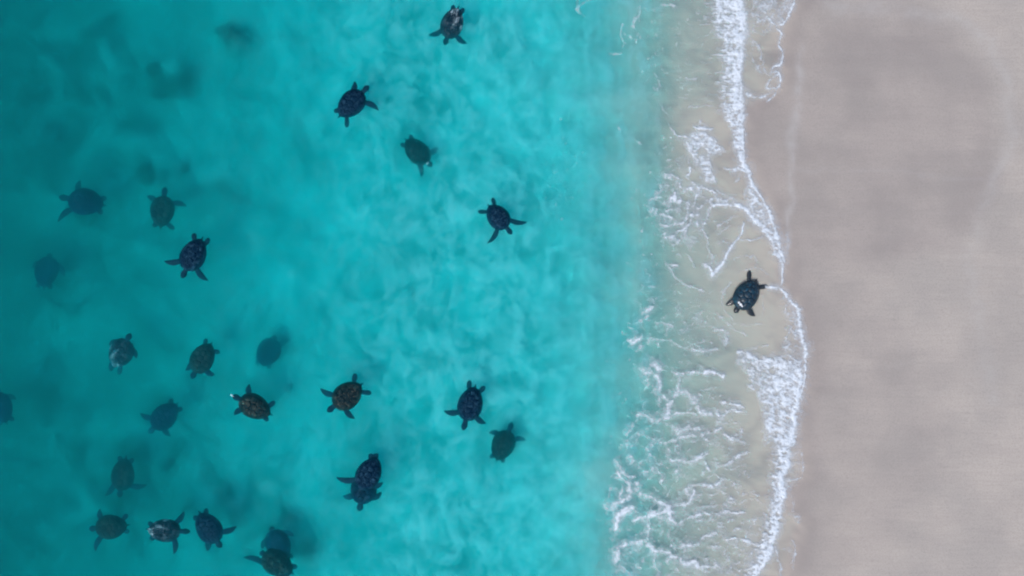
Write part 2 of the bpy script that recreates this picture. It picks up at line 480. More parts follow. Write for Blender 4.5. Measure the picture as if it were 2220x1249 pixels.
def make_body(head, fronts, rears):
    """One continuous skin: trunk, neck and head, four flippers and tail, in units of the shell length."""
    V = []; F = []
    tr = []
    for x in np.linspace(-0.47, 0.45, 12):
        w = float(half_w(x)) * 0.93
        tr.append((Vector((x, 0, -0.03)), w, 0.02 + 0.085 * math.sqrt(max(0.05, 1 - (x / 0.5) ** 2))))
    loft(V, F, tr, seg=20)
    hd = head; base = Vector((0.33, 0, 0.0)); d = (hd - base).normalized()
    L = (hd - base).length
    pr = [(0.0, .10, .075), (.35, .085, .068), (.55, .075, .062), (.68, .086, .068), (.80, .098, .075), (.90, .092, .068), (1.02, .070, .054), (1.10, .040, .036), (1.15, .018, .018)]
    loft(V, F, [(base + d * (L * t) + Vector((0, 0, 0.02 * math.sin(t * 3))), a, b) for t, a, b in pr])
    for tip in fronts:
        s = 1 if tip.y > 0 else -1
        a = Vector((0.30, 0.24 * s, -0.01))
        m = (a + tip) * 0.5; dv = tip - a
        out = Vector((dv.y, -dv.x, 0)) * s
        c = m + out * 0.22 + Vector((0, 0, 0.02))
        pth = []
        for t, w, h in [(-.12, .075, .05), (.05, .080, .045), (.2, .082, .038), (.38, .094, .032), (.55, .092, .028), (.70, .076, .024), (.84, .054, .020), (.94, .034, .016), (1.02, .014, .012)]:
            pth.append((bez(a, c, tip, t), w, h))
        loft(V, F, pth)
    for tip in rears:
        s = 1 if tip.y > 0 else -1
        a = Vector((-0.34, 0.14 * s, -0.02))
        c = (a + tip) * 0.5 + Vector((-0.02, 0.04 * s, 0))
        pth = [(bez(a, c, tip, t), w, h) for t, w, h in [(-.1, .06, .04), (.15, .064, .034), (.4, .074, .028), (.65, .084, .024), (.85, .070, .020), (1.02, .026, .014)]]
        loft(V, F, pth)
    loft(V, F, [(Vector((-0.42, 0, -0.03)), .05, .035), (Vector((-0.52, 0, -0.035)), .03, .022), (Vector((-0.60, 0, -0.05)), .010, .008)])
    me = mesh_from('body_cage', V, F)
    ob = bpy.data.objects.new('body_cage', me); COL.objects.link(ob)
    md = ob.modifiers.new('r', 'REMESH'); md.mode = 'VOXEL'; md.voxel_size = 0.017; md.use_smooth_shade = True
    sm = ob.modifiers.new('s', 'SMOOTH'); sm.factor = 0.5; sm.iterations = 1
    dg = bpy.context.evaluated_depsgraph_get()
    out = bpy.data.meshes.new_from_object(ob.evaluated_get(dg))
    bpy.data.objects.remove(ob); bpy.data.meshes.remove(me)
    out.name = 'body'
    return out

G_SEA = 'sea turtles swimming in the shallows'
# centre px, head px, shell length px, front flipper tips px, rear flipper tips px, depth of shell, shell kind, scutes shown, pitch, roll, label
TURTLES = [
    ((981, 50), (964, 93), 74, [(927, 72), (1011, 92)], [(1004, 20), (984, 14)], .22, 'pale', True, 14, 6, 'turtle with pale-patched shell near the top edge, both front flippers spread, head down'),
    ((761, 226), (797, 189), 78, [(767, 180), (818, 238)], [(752, 274), None], .16, 'navy', True, 0, 4, 'large dark turtle below the upper middle, head up and one front flipper swept back'),
    ((904, 328), (934, 359), 74, [(949, 318), (911, 382)], [None, None], .55, 'green', True, 8, -4, 'hazy dark turtle heading down toward the shore, pale spot at its neck'),
    ((1079, 470), (1108, 506), 67, [(1138, 481), (1060, 523)], [(1036, 458), (1067, 431)], .16, 'navy', True, 0, 0, 'crisp black turtle in milky water, heading diagonally down, all four flippers showing'),
    ((420, 552), (396, 599), 82, [(359, 565), (449, 607)], [(420, 507), (451, 518)], .18, 'navy', True, 0, -8, 'dark turtle with both front flippers held wide, below two hazy turtles'),
    ((187, 438), (127, 427), 82, [(131, 476), (170, 395)], [None, None], .68, 'navy', True, 0, 8, 'dim turtle swimming toward the left edge, one flipper trailing below'),
    ((352, 459), (358, 409), 74, [(398, 446), (330, 432)], [(374, 496), None], .62, 'green', True, 0, 0, 'hazy olive turtle pointing straight up, soft shadow beside it'),
    ((101, 590), (106, 551), 74, [(136, 596), (78, 575)], [None, None], 1.0, 'navy', False, 10, 0, 'faintest turtle near the left edge, deep and blurred'),
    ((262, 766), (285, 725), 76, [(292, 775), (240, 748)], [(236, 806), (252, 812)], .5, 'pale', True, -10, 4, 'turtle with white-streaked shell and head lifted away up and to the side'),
    ((440, 776), (417, 818), 76, [(464, 811), (406, 796)], [(474, 765), (446, 736)], .42, 'green', True, 0, 6, 'narrow olive turtle heading down between a pale turtle and a faint one'),
    ((358, 902), (324, 937), 78, [(305, 896), (365, 945)], [None, None], .66, 'navy', True, 4, -6, 'blue hazy turtle with a thin curved flipper raised to its side'),
    ((553, 882), (508, 859), 80, [(541, 836), (509, 900)], [(594, 871), None], .26, 'brown', True, 0, 0, 'brown turtle heading left with a white glint at its nose'),
    ((754, 857), (713, 890), 80, [(697, 845), (766, 904)], [(770, 813), (802, 851)], .2, 'brown', True, 0, 4, 'brown mottled turtle with pale shell rim, all flippers and thin tail showing'),
    ((582, 764), (596, 730), 70, [(626, 738), (562, 790)], [None, None], 1.05, 'navy', False, 0, 10, 'ghostly faint turtle deep above the brown turtle with a white nose'),
    ((1020, 875), (1005, 929), 82, [(964, 891), (1053, 917)], [(1018, 827), (1050, 839)], .2, 'navy', True, 0, 0, 'broad dark turtle heading straight down, upper of a close pair in milky water'),
    ((1090, 966), (1109, 919), 74, [(1138, 956), (1072, 940)], [None, None], .5, 'green', True, 0, 6, 'hazy turtle pointing up, lower of a close pair in milky water'),
    ((800, 1026), (774, 1076), 82, [(731, 1034), None], [(820, 988), None], .16, 'navy', True, 0, -4, 'dark turtle riding on another turtle, one flipper stretched out sideways'),
    ((790, 1054), (780, 1104), 84, [(757, 1074), None], [None, None], .36, 'navy', True, -4, 0, 'turtle carrying another dark turtle on its back'),
    ((267, 1028), (258, 1076), 78, [(224, 1074), (315, 1053)], [None, None], .64, 'green', True, 6, 0, 'dim turtle heading down with both front flippers spread, above a row of three'),
    ((242, 1142), (197, 1146), 74, [(207, 1190), (216, 1108)], [(274, 1118), None], .45, 'green', True, 0, 0, 'olive turtle swimming toward the left edge, first of the bottom row'),
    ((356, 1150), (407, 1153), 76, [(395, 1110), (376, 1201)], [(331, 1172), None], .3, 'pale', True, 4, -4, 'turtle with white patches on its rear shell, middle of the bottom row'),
    ((452, 1144), (478, 1184), 80, [(508, 1143), (448, 1186)], [None, None], .32, 'navy', True, 0, 6, 'almost black turtle with a small raised flipper, last of the bottom row'),
    ((602, 1222), (570, 1200), 82, [(531, 1212), None], [None, None], .42, 'green', True, 0, 0, 'mottled turtle cut off by the bottom edge'),
    ((604, 1182), (590, 1148), 78, [None, None], [None, None], .6, 'navy', False, 0, 0, 'dim blue turtle hidden partly beneath the mottled one at the bottom edge'),
    ((2, 884), (-12, 842), 74, [(30, 866), None], [None, None], .8, 'navy', False, 0, 0, 'dark turtle half cut off by the left edge'),
    ((1619, 639), (1594, 676), 78, [(1638, 684), (1589, 650)], [(1664, 620), (1625, 588)], None, 'wet', True, 0, 0, 'glossy blue-black turtle stranded in the thin swash on the sand'),
]
def add_turtle(spec):
    (cx, cy), (hx, hy), Lp, fr, re, dep, kind, scutes, pitch, roll, label = spec
    if dep is None:
        z = float(bed_z(np.array([cx * 1.0]), np.array([cy * 1.0]))[0]) + 0.11
        z = z + 0.0
    else:
        z = -dep
    c = W(cx, cy, z); h = W(hx, hy, z)
    f = (h - c); f.z = 0
    ang = math.atan2(f.y, f.x)
    L = 0.91 * Lp / PXM * (CAM_H - z) / CAM_H
    R = Matrix.Rotation(-ang, 3, 'Z')
    def loc(p, zz=0.0):
        v = R @ (W(p[0], p[1], z) - c) / L; v.z = zz
        return v
    hd = loc((hx, hy), 0.0)
    Lh = min(max(hd.length, 0.58), 0.74); hd = hd.normalized() * Lh
    hd = Vector((hd.x, hd.y, 0.01))
    swim = -0.05 if dep is not None else -0.085
    def tips(lst, dfl, zz, lo, hi, sh):
        got = [loc(p, zz) for p in lst if p]
        sides = [1 if g.y > 0 else -1 for g in got]
        if len(got) == 2 and sides[0] == sides[1]:
            k = 0 if abs(got[0].y) < abs(got[1].y) else 1
            got[k].y = -0.02 * sides[k] - 0.06 * sides[k]; sides[k] *= -1
        out = []
        for g, s in zip(got, sides):
            a = Vector((sh[0], sh[1] * s, zz)); v = g - a
            l = min(max(v.length, lo), hi)
            out.append(a + v.normalized() * (l * 1.1))
        for s in (1, -1):
            if s not in sides: out.append(Vector((dfl[0], dfl[1] * s, zz)))
        return out
    fronts = tips(fr, (0.08, 0.52), swim, 0.30, 0.80, (0.30, 0.24))
    rears = tips(re, (-0.53, 0.20), -0.05, 0.14, 0.34, (-0.34, 0.14))
    body = make_body(hd, fronts, rears)
    root = bpy.data.objects.new('sea_turtle', None)
    root.empty_display_size = 0.3
    link(root)
    root.location = c; wv = 0.94 + 0.11 * ((cx * 7 + cy * 13) % 17) / 17.0
    root.scale = (L, L * wv, L)
    root.rotation_euler = (math.radians(roll), math.radians(pitch), ang)
    tag(root, label, 'turtle', None if dep is None else G_SEA)
    body.materials.clear(); body.materials.append(M_SKIN_WET if kind == 'wet' else M_SKIN)
    link(bpy.data.objects.new('body', body), root)
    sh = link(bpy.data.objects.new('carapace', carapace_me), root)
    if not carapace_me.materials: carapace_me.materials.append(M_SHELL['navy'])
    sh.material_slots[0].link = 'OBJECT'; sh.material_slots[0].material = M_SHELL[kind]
    if scutes:
        for me in scute_meshes:
            if not me.materials: me.materials.append(M_SHELL['navy'])
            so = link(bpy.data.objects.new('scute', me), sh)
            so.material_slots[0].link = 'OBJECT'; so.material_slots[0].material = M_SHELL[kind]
    return root
for spec in TURTLES:
    add_turtle(spec)

# ------------------------------------------------------------------ rocks and weed clumps on the sea floor
M_ROCK = (lambda nt: nt.bsdf(nt.mix(nt.ramp(nt.noise(nt.coords('Object'), 9, 5), 0.35, 0.7), (0.012, 0.022, 0.022), (0.05, 0.07, 0.055)), 0.85, nt.noise(nt.coords('Object'), 14, 4), 0.6, 0.03))(NT('weedy_rock'))
def make_rock(seed):
    bm = bmesh.new(); bmesh.ops.create_icosphere(bm, subdivisions=4, radius=1.0)
    rnd = random.Random(seed)
    offs = [Vector((rnd.uniform(-1, 1), rnd.uniform(-1, 1), rnd.uniform(-1, 1))).normalized() for _ in range(14)]
    amp = [rnd.uniform(-0.35, 0.4) for _ in offs]
    for v in bm.verts:
        d = v.co.normalized(); k = 1.0
        for o, a in zip(offs, amp):
            k += a * max(0, d.dot(o)) ** 5
        k += 0.12 * float(noise(np.array([d.x * 4 + seed]), np.array([d.y * 4 + d.z * 3]), seed)[0])
        v.co = d * k
    me = bpy.data.meshes.new('rock'); bm.to_mesh(me); bm.free()
    me.polygons.foreach_set('use_smooth', [True] * len(me.polygons)); me.materials.append(M_ROCK)
    return me
rock_meshes = [make_rock(s) for s in (3, 8, 15)]
ROCKS = [((180, 66), 14, 9, 'dark weedy rock in the upper corner, lower of the corner trio'), ((240, 36), 10, 10, 'small dark rock nearest the top edge, in the upper corner'),
         ((216, 51), 8, 7, 'smallest dark rock of the corner trio, between the other two'), ((480, 57), 20, 11, 'wide dark rock standing alone below the top edge'),
         ((334, 147), 18, 14, 'largest dark rock amid the dim weed patch'), ((422, 154), 8, 11, 'small dark rock at the edge of the bright water'),
         ((341, 205), 11, 9, 'dark rock just under the dim weed patch'), ((268, 266), 8, 8, 'small dark rock left of a curved weed streak'),
         ((298, 266), 15, 6, 'thin curved weedy rock between weed patches'), ((312, 375), 16, 20, 'tall dark weedy rock above the hazy olive turtle'),
         ((407, 368), 11, 13, 'dark round rock above and beside the hazy olive turtle'), ((97, 790), 8, 11, 'lone dark stone beyond the white-streaked turtle'),
         ((88, 845), 9, 15, 'dim upright stone above the turtle at the left edge'), ((133, 660), 8, 7, 'tiny dim stone under the faintest turtle'),
         ((630, 838), 8, 6, 'tiny dim stone between the two brown turtles'), ((4, 480), 8, 9, 'dark stone cut by the left edge'), ((128, 945), 6, 14, 'thin dim stone beside pale surface flecks'),
         ((170, 668), 8, 12, 'dim stone alone above the white-streaked turtle')]
for i, ((px, py), rx, ry, label) in enumerate(ROCKS):
    zb = float(bed_z(np.array([px * 1.0]), np.array([py * 1.0]))[0])
    k = (CAM_H - zb) / CAM_H
    p = W(px, py, zb)
    zb = float(bed_z(np.array([p.x * PXM + 1110]), np.array([624.5 - p.y * PXM]))[0])
    r = link(bpy.data.objects.new('rock', rock_meshes[i % 3]))
    sx, sy = rx / PXM * k, ry / PXM * k
    h = min(sx, sy) * 0.9
    r.location = (p.x, p.y, zb + h * 0.35); r.scale = (sx, sy, h); r.rotation_euler = (0, 0, (i * 0.37) % 0.6 - 0.3)
    tag(r, label, 'rock', 'dark rocks on the sea floor')

# ------------------------------------------------------------------ puffs of stirred-up sand and bubbles hanging in the water
PUFFS = [(868, 60, 17, .55), (905, 105, 12, .35), (1030, 120, 22, .4), (1050, 150, 14, .4), (985, 200, 16, .4), (897, 578, 20, .65), (830, 570, 26, .35), (800, 562, 12, .35), (968, 742, 17, .55), (1100, 745, 28, .4), (1195, 672, 30, .45),
         (1215, 690, 14, .35), (985, 520, 16, .4), (1060, 425, 20, .45), (1010, 470, 15, .35), (700, 640, 14, .3), (630, 605, 10, .3), (1010, 340, 18, .25), (1190, 310, 34, .25), (1160, 150, 40, .22), (1080, 260, 36, .22),
         (1140, 610, 34, .2), (1050, 590, 30, .2), (870, 480, 40, .15), (930, 660, 34, .16), (1160, 900, 40, .2), (1000, 1010, 24, .3), (1130, 1070, 28, .35), (1180, 1130, 34, .25), (930, 1180, 30, .3), (800, 1190, 24, .3), (860, 930, 18, .25),
         (690, 930, 20, .25), (580, 1060, 16, .2), (1354, 180, 13, .35), (1403, 175, 14, .4), (1250, 980, 40, .15), (1230, 480, 40, .18), (1240, 800, 40, .15), (1110, 1180, 22, .3), (560, 530, 22, .15), (1230, 120, 34, .2), (740, 480, 26, .15), (1090, 60, 30, .2)]
sx_ = np.arange(330, 1490, 3.2); sy_ = np.arange(-280, 1530, 3.2)
SX, SY = np.meshgrid(sx_, sy_)
qx = SX + 30 * noise(SX / 90, SY / 90, 201) + 9 * noise(SX / 24, SY / 24, 203); qy = SY + 30 * noise(SX / 90, SY / 90, 202) + 9 * noise(SX / 24, SY / 24, 204)
th = 0.33 + 0.34 * fbm(qx / 150.0, qy / 150.0, 211, 3, 0.5) + 0.95 * fbm(qx / 34.0, qy / 40.0, 215, 5, 0.68) + 0.25 * ridged(qx / 38.0, qy / 38.0, 217, 3.0, 2)
th = np.clip(th, 0, 1.3) * (0.10 + 0.90 * sstep(520, 1020, SX + 120 * noise(SX / 250, SY / 250, 219))) * sstep(340, 520, SX)
th = th * (0.6 + 0.4 * sstep(1300, 1150, SX)) * sstep(1475, 1400, SX) + 0.45 * np.clip(0.35 + 1.2 * noise(SX / 17.0 + 0.5 * noise(SX / 60, SY / 60, 231), SY / 260.0, 230) + 0.4 * noise(SX / 40, SY / 50, 232), 0, 1) * sstep(1210, 1310, SX) * sstep(1475, 1400, SX)
for px, py, r, a in PUFFS:
    th = np.maximum(th, 1.75 * a * np.exp(-(((qx - px) / (1.15 * r)) ** 2 + ((qy - py) / (1.15 * r)) ** 2) ** 1.3) * (0.85 + 0.6 * fbm(SX / 14.0, SY / 14.0, 225, 3)))
for sp in TURTLES:          # clear water round the swimmers below the layer
    if sp[5] is not None and sp[5] > 0.3:
        th = th * (1 - 0.85 * np.exp(-(((SX - sp[0][0]) / 62) ** 2 + ((SY - sp[0][1]) / 62) ** 2) ** 1.5))
th[0, :] = th[-1, :] = 0; th[:, 0] = th[:, -1] = 0
Zb = np.maximum(-0.50, bed_z(SX, SY) - 0.06)
kz = (CAM_H - Zb) / CAM_H
ny2, nx2 = SX.shape; n2 = nx2 * ny2
cx2 = (SX - 1110) / PXM * kz; cy2 = (624.5 - SY) / PXM * kz
top = np.stack([cx2, cy2, np.maximum(Zb + 0.001, np.minimum(Zb + 0.001 + 0.24 * np.clip(th, 0, 1.15), water_z(SX, SY) - 0.02))], -1).reshape(-1, 3)
bot = np.stack([cx2, cy2, Zb + 0 * cx2], -1).reshape(-1, 3)
idx = np.arange(n2).reshape(ny2, nx2)
q1 = np.stack([idx[1:, :-1], idx[1:, 1:], idx[:-1, 1:], idx[:-1, :-1]], -1).reshape(-1, 4)
lp = np.concatenate([idx[0, :], idx[1:, -1], idx[-1, -2::-1], idx[-2:0:-1, 0]])
bl = n2 + lp
q3 = np.stack([lp, np.roll(lp, -1), np.roll(bl, -1), bl], -1)
lm = bpy.data.meshes.new('sediment_cloud')
lm.from_pydata(np.concatenate([top, bot]).tolist(), [], q1.tolist() + q3[:, ::-1].tolist() + (q1[:, ::-1] + n2).tolist())
lm.polygons.foreach_set('use_smooth', [True] * len(lm.polygons))
nt = NT('milky_sediment')
sv = nt.n('ShaderNodeVolumeScatter'); sv.inputs['Color'].default_value = (0.85, 0.93, 0.95, 1); sv.inputs['Anisotropy'].default_value = 0.0; sv.inputs['Density'].default_value = 2.8
nt.t.links.new(sv.outputs[0], nt.out.inputs['Volume'])
lm.materials.append(nt.m)
tag(link(bpy.data.objects.new('sediment_cloud', lm)), 'milky patches of suspended sediment in the turquoise shallows', 'sediment', kind='stuff')

# ------------------------------------------------------------------ foam: a field traced over the surf, then built as a relief sheet
FS = 1.35
fx_ = np.arange(1180, 1800, FS); fy_ = np.arange(-800, 2050, FS)
FX, FY = np.meshgrid(fx_, fy_)
wob1 = noise(FX / 26, FY / 26, 101); wob2 = noise(FX / 26, FY / 26, 103)
wob3 = noise(FX / 8, FY / 8, 105); wob4 = noise(FX / 8, FY / 8, 107)
wob5 = noise(FX / 3.6, FY / 3.6, 108); wob6 = noise(FX / 3.6, FY / 3.6, 109)
UX = FX + 6.0 * wob1 + 4.2 * wob3 + 2.0 * wob5; UY = FY + 6.0 * wob2 + 4.2 * wob4 + 2.0 * wob6
fine = 0.8 * fbm(FX / 9.0, FY / 7.0, 111, 3, 0.6)
med = fbm(FX / 22.0, FY / 22.0, 115, 4, 0.6)
web = ridged(UX / 42.0, UY / 30.0, 121, 4.0, 3)
web2 = ridged(UX / 20.0, UY / 15.0, 127, 3.0, 2)
hairs = noise(FX / 26.0 + 0.6 * wob1, FY / 3.6, 131) + 0.6 * noise(FX / 14.0, FY / 2.4, 133)
ca, sa = math.cos(math.radians(28)), math.sin(math.radians(28))
AX = FX * ca + FY * sa; AY = -FX * sa + FY * ca
diag = noise(AX / 24.0 + 0.7 * wob2, AY / 6.5 + 0.5 * wob1, 137) + 0.6 * noise(AX / 12.0, AY / 4.2, 139)
FOAM = np.zeros_like(FX)
def win(x0, x1, y0, y1):
    i0 = max(0, int((y0 - fy_[0]) / FS)); i1 = min(len(fy_), int((y1 - fy_[0]) / FS) + 2)
    j0 = max(0, int((x0 - fx_[0]) / FS)); j1 = min(len(fx_), int((x1 - fx_[0]) / FS) + 2)
    return (slice(i0, max(i0, i1)), slice(j0, max(j0, j1)))
def stroke(pts, w, amp=1.0, soft=1.0, warp=1.0, rough=0.8):
    """A strand of foam along pts (px), w its half width, a number or one per point."""
    p = np.array(pts, float); ws = np.full(len(p), w, float) if np.isscalar(w) else np.array(w, float)
    if len(p) > 2:          # round the corners
        u = np.arange(len(p)); uu = np.linspace(0, len(p) - 1, (len(p) - 1) * 3 + 1)
        P0 = np.stack([u, p[:, 0]], -1); P1 = np.stack([u, p[:, 1]], -1)
        p = np.stack([smooth_inter(uu, P0), smooth_inter(uu, P1)], -1); ws = np.interp(uu, u, ws)
    m = ws.max() * 4 + 14
    sl = win(p[:, 0].min() - m, p[:, 0].max() + m, p[:, 1].min() - m, p[:, 1].max() + m)
    x = FX[sl] + warp * (UX[sl] - FX[sl]); y = FY[sl] + warp * (UY[sl] - FY[sl])
    best = np.full(x.shape, 1e9)
    for a, b, wa, wb in zip(p[:-1], p[1:], ws[:-1], ws[1:]):
        v = b - a; t = np.clip(((x - a[0]) * v[0] + (y - a[1]) * v[1]) / max(v @ v, 1e-6), 0, 1)
        d = np.hypot(x - a[0] - t * v[0], y - a[1] - t * v[1]) / (wa + (wb - wa) * t)
        best = np.minimum(best, d)
    f = amp * np.clip(1.1 - best / (1.0 + 0.3 * soft), 0, 1) ** (0.9 + 0.5 * soft)
    f = f * np.clip(0.95 + rough * (1.1 * fine[sl] + 0.9 * med[sl]), 0, 1.6)
    halo = 0.62 * amp * np.exp(-(best / 2.3) ** 2) * np.clip(0.1 + 0.75 * web2[sl] + 0.9 * fine[sl], 0, 1)
    f = np.maximum(f, halo)
    FOAM[sl] = np.maximum(FOAM[sl], f)
def pmask(poly, feather, warp=1.0):
    p = np.array(poly, float); m = feather + 12
    sl = win(p[:, 0].min() - m, p[:, 0].max() + m, p[:, 1].min() - m, p[:, 1].max() + m)
    x = FX[sl] + warp * (UX[sl] - FX[sl]); y = FY[sl] + warp * (UY[sl] - FY[sl])
    ins = np.zeros(x.shape, bool); d = np.full(x.shape, 1e9)
    for a, b in zip(p, np.roll(p, -1, 0)):
        v = b - a
        t = np.clip(((x - a[0]) * v[0] + (y - a[1]) * v[1]) / max(v @ v, 1e-6), 0, 1)
        d = np.minimum(d, np.hypot(x - a[0] - t * v[0], y - a[1] - t * v[1]))
        cr = ((a[1] > y) != (b[1] > y)) & (x < (b[0] - a[0]) * (y - a[1]) / (b[1] - a[1] + 1e-9) + a[0])
        ins ^= cr
    return sl, sstep(-feather, feather, np.where(ins, d, -d))
def fill(poly, feather, tex, warp=1.0):
    sl, m = pmask(poly, feather, warp)
    FOAM[sl] = np.maximum(FOAM[sl], np.clip(m * tex[sl], 0, 1.3))
def Z(off, pts):            # a traced list in an enlarged crop of the photograph: crop at (1200, off), 3.17 times
    return [(1200 + x / 3.17, off + y / 3.17) for x, y in pts]

# lacy films left behind by the backwash
lace = np.clip(1.5 * (web - 0.40), 0, 1) + 0.35 * np.clip(web2 - 0.5, 0, 1) * np.clip(med + 0.5, 0, 1)
smear = np.clip(0.5 * hairs + med + 0.35, 0, 1)
lace = 1.35 * lace * np.clip(0.95 + 1.1 * med, 0.1, 1.4) + 0.42 * sstep(0.35, 0.95, smear) * np.clip(0.35 + 0.9 * web2, 0, 1)
thick_lace = np.clip(lace * 1.3 + 0.25 * np.clip(fine + 0.4, 0, 1), 0, 1.2)
fill(Z(855, [(420, 420), (560, 120), (640, -60), (1050, -40), (1320, 60), (1340, 420), (1440, 700), (1440, 1000), (1380, 1249), (1300, 1500), (440, 1500), (400, 1249), (330, 800)]), 16, 0.72 * lace)
net = ridged(UX / 21.0, UY / 15.0, 171, 3.5, 2) * np.clip(0.55 + 1.3 * med, 0, 1.2)
net2 = ridged(UX / 30.0, UY / 19.0, 175, 5.0, 2)
netv = np.clip(0.62 * (net - 0.18) + 0.75 * np.clip(net2 - 0.3, 0, 1), 0, 0.7)
fill(Z(855, [(400, 440), (560, 120), (640, -160), (1050, -60), (1320, 60), (1400, 700), (1440, 1000), (1380, 1249), (1300, 1500), (440, 1500), (380, 1249), (310, 800)]), 18, 0.78 * netv)
fill(Z(560, [(560, 560), (640, 640), (1000, 700), (1200, 900), (1120, 1200), (560, 1200), (560, 900)]), 20, 0.8 * netv)
fill(Z(330, [(660, 300), (780, 60), (1000, -20), (1120, 120), (1150, 300), (1080, 560), (980, 760), (780, 700), (680, 520)]), 18, netv)
fill(Z(560, [(600, 60), (1000, 180), (1160, 420), (900, 560), (600, 460)]), 20, 0.7 * netv)
fill(Z(330, [(1090, 380), (1300, 380), (1300, 480), (1200, 680), (1080, 830), (1050, 600)]), 8, 0.6 * netv)
fill(Z(0, [(560, 0), (1060, 0), (1130, 700), (1000, 900), (700, 900), (600, 400)]), 20, 0.42 * netv + 0.14 * np.clip(hairs, 0, 1))
fill(Z(330, [(640, 360), (760, 120), (900, 20), (1090, 60), (1150, 290), (1080, 400), (1050, 560), (960, 660), (760, 640), (700, 500)]), 14, 0.85 * thick_lace)
fill(Z(560, [(560, 160), (700, 240), (1060, 380), (1200, 500), (1160, 660), (1000, 700), (640, 640), (520, 560)]), 16, 0.55 * lace)
fill(Z(560, [(580, 640), (760, 690), (900, 900), (1100, 960), (1120, 1249), (500, 1249), (600, 980)]), 16, 0.7 * lace)
fill(Z(0, [(800, 500), (1060, 520), (1100, 760), (840, 720)]), 14, 0.5 * np.clip(1.4 * (hairs - 0.28), 0, 1))
fill(Z(0, [(700, 160), (880, 230), (1000, 420), (800, 330)]), 14, 0.22 * np.clip(1.4 * (hairs - 0.2), 0, 1))
fill(Z(0, [(400, 0), (640, -200), (1080, -300), (1080, 60), (700, 120)]), 14, 0.28 * lace)
fill([(1390, -230), (1600, -230), (1560, -20), (1420, -30)], 20, 0.6 * lace)
fill([(1250, 330), (1450, 600), (1400, 760), (1300, 650)], 40, 0.15 * np.clip(1.6 * (fine - 0.35), 0, 1))

# the upper bore: a tumbling white column, streaming seaward on its left side
col_l = [(-230, 1548), (0, 1545), (65, 1548), (95, 1566), (160, 1568), (220, 1566), (255, 1572), (285, 1588), (315, 1597), (345, 1602), (360, 1606)]
col_r = [(-230, 1600), (0, 1606), (30, 1613), (65, 1616), (95, 1611), (130, 1609), (160, 1604), (190, 1608), (225, 1609), (300, 1612), (345, 1614), (360, 1622)]
L_ = inter(FY, col_l); R_ = inter(FY, col_r)
mid = (FX - L_) / np.maximum(R_ - L_, 4)
inside = sstep(-0.25, 0.15, mid + 0.16 * hairs) * sstep(1.22, 0.92, mid + 0.25 * fine)
colv = inside * np.clip(0.46 + 0.50 * np.clip(mid, 0, 1) + 0.75 * fine + 0.5 * med + 0.40 * hairs * np.clip(1.1 - mid, 0, 1), 0, 1.2) * sstep(366, 340, FY) * sstep(-300, -190, FY)
FOAM = np.maximum(FOAM, colv)
feath = sstep(-1.6, 0.1, (FX - L_) / 38.0) * sstep(1.3, 0.8, mid) * sstep(300, 180, FY) * sstep(-300, -190, FY)
FOAM = np.maximum(FOAM, feath * np.clip(1.5 * (hairs - 0.12), 0, 0.85))

# bubbly lobe and ring strands ahead of the upper bore
fill(Z(0, [(1320, -60), (1660, -60), (1650, 60), (1590, 170), (1500, 210), (1420, 240), (1345, 210)]), 9, np.clip(0.34 + 0.55 * web2 + 0.5 * med - 0.25, 0, 0.8))
fill(Z(0, [(1300, 210), (1420, 300), (1470, 500), (1400, 520), (1330, 320)]), 8, 0.5 * thick_lace)
stroke(Z(0, [(1690, -260), (1670, -100), (1660, 0), (1635, 70), (1580, 160), (1530, 175), (1565, 240), (1550, 310), (1580, 370), (1560, 440), (1510, 462), (1490, 495)]), [3, 3, 4, 3.6, 3.4, 3, 3.4, 3, 3.2, 2.8, 2.6, 2.6], .85, warp=.5)
stroke(Z(0, [(1490, 500), (1545, 500), (1562, 560), (1535, 602), (1465, 610), (1480, 555), (1545, 512)]), 2.6, .8, warp=.4)
stroke(Z(0, [(1535, 605), (1520, 650), (1470, 700)]), 2.2, .7, warp=.4)
stroke(Z(0, [(1340, 240), (1420, 330), (1450, 480), (1500, 512)]), 2.4, .5)
stroke(Z(0, [(1290, 600), (1345, 660), (1400, 665), (1500, 640)]), [7, 8, 3, 1.5], .6)
stroke(Z(0, [(1330, 780), (1310, 830), (1320, 900), (1335, 1000)]), 1.8, .4)
stroke(Z(0, [(1500, -40), (1490, 60), (1450, 130), (1380, 160)]), 4, .6)

# ribbon down the shore from the upper bore
stroke(Z(330, [(1250, -70), (1285, 0), (1300, 80), (1345, 130), (1350, 180), (1400, 270), (1450, 350), (1490, 430), (1530, 560), (1560, 690), (1580, 740)]), [7, 8, 9, 8, 5, 5, 5, 6, 8, 7, 6], 1.0, warp=.6)
stroke(Z(330, [(1580, 740), (1575, 820), (1568, 920)]), [5, 3.5, 2.5], .75, warp=.5)
fill(Z(330, [(1345, 140), (1335, 300), (1318, 390), (1360, 460), (1470, 505), (1535, 570), (1570, 700), (1530, 680), (1470, 560), (1540, 560), (1490, 430), (1400, 280)]), 5, np.clip(0.30 + 0.7 * web2 + 0.6 * fine, 0, .95))
stroke(Z(330, [(1345, 135), (1330, 250), (1305, 360)]), 2.6, .55)
stroke(Z(330, [(1180, 120), (1260, 125), (1345, 135)]), [3, 6, 7], .8)
stroke(Z(330, [(1070, 395), (1110, 368), (1200, 356), (1290, 376), (1340, 410), (1380, 470), (1450, 520), (1540, 575)]), [3, 4.5, 4.5, 5.5, 7.5, 8, 7, 7], .95, warp=.5)
fill(Z(330, [(1060, 300), (1230, 310), (1260, 365), (1080, 390)]), 7, np.clip(.45 + .8 * fine, 0, .8))
stroke(Z(330, [(1440, 540), (1500, 600), (1530, 700), (1570, 760)]), [5, 7, 8, 5], .75)
stroke(Z(330, [(1600, 560), (1615, 660), (1600, 760)]), 6, .32, soft=2)
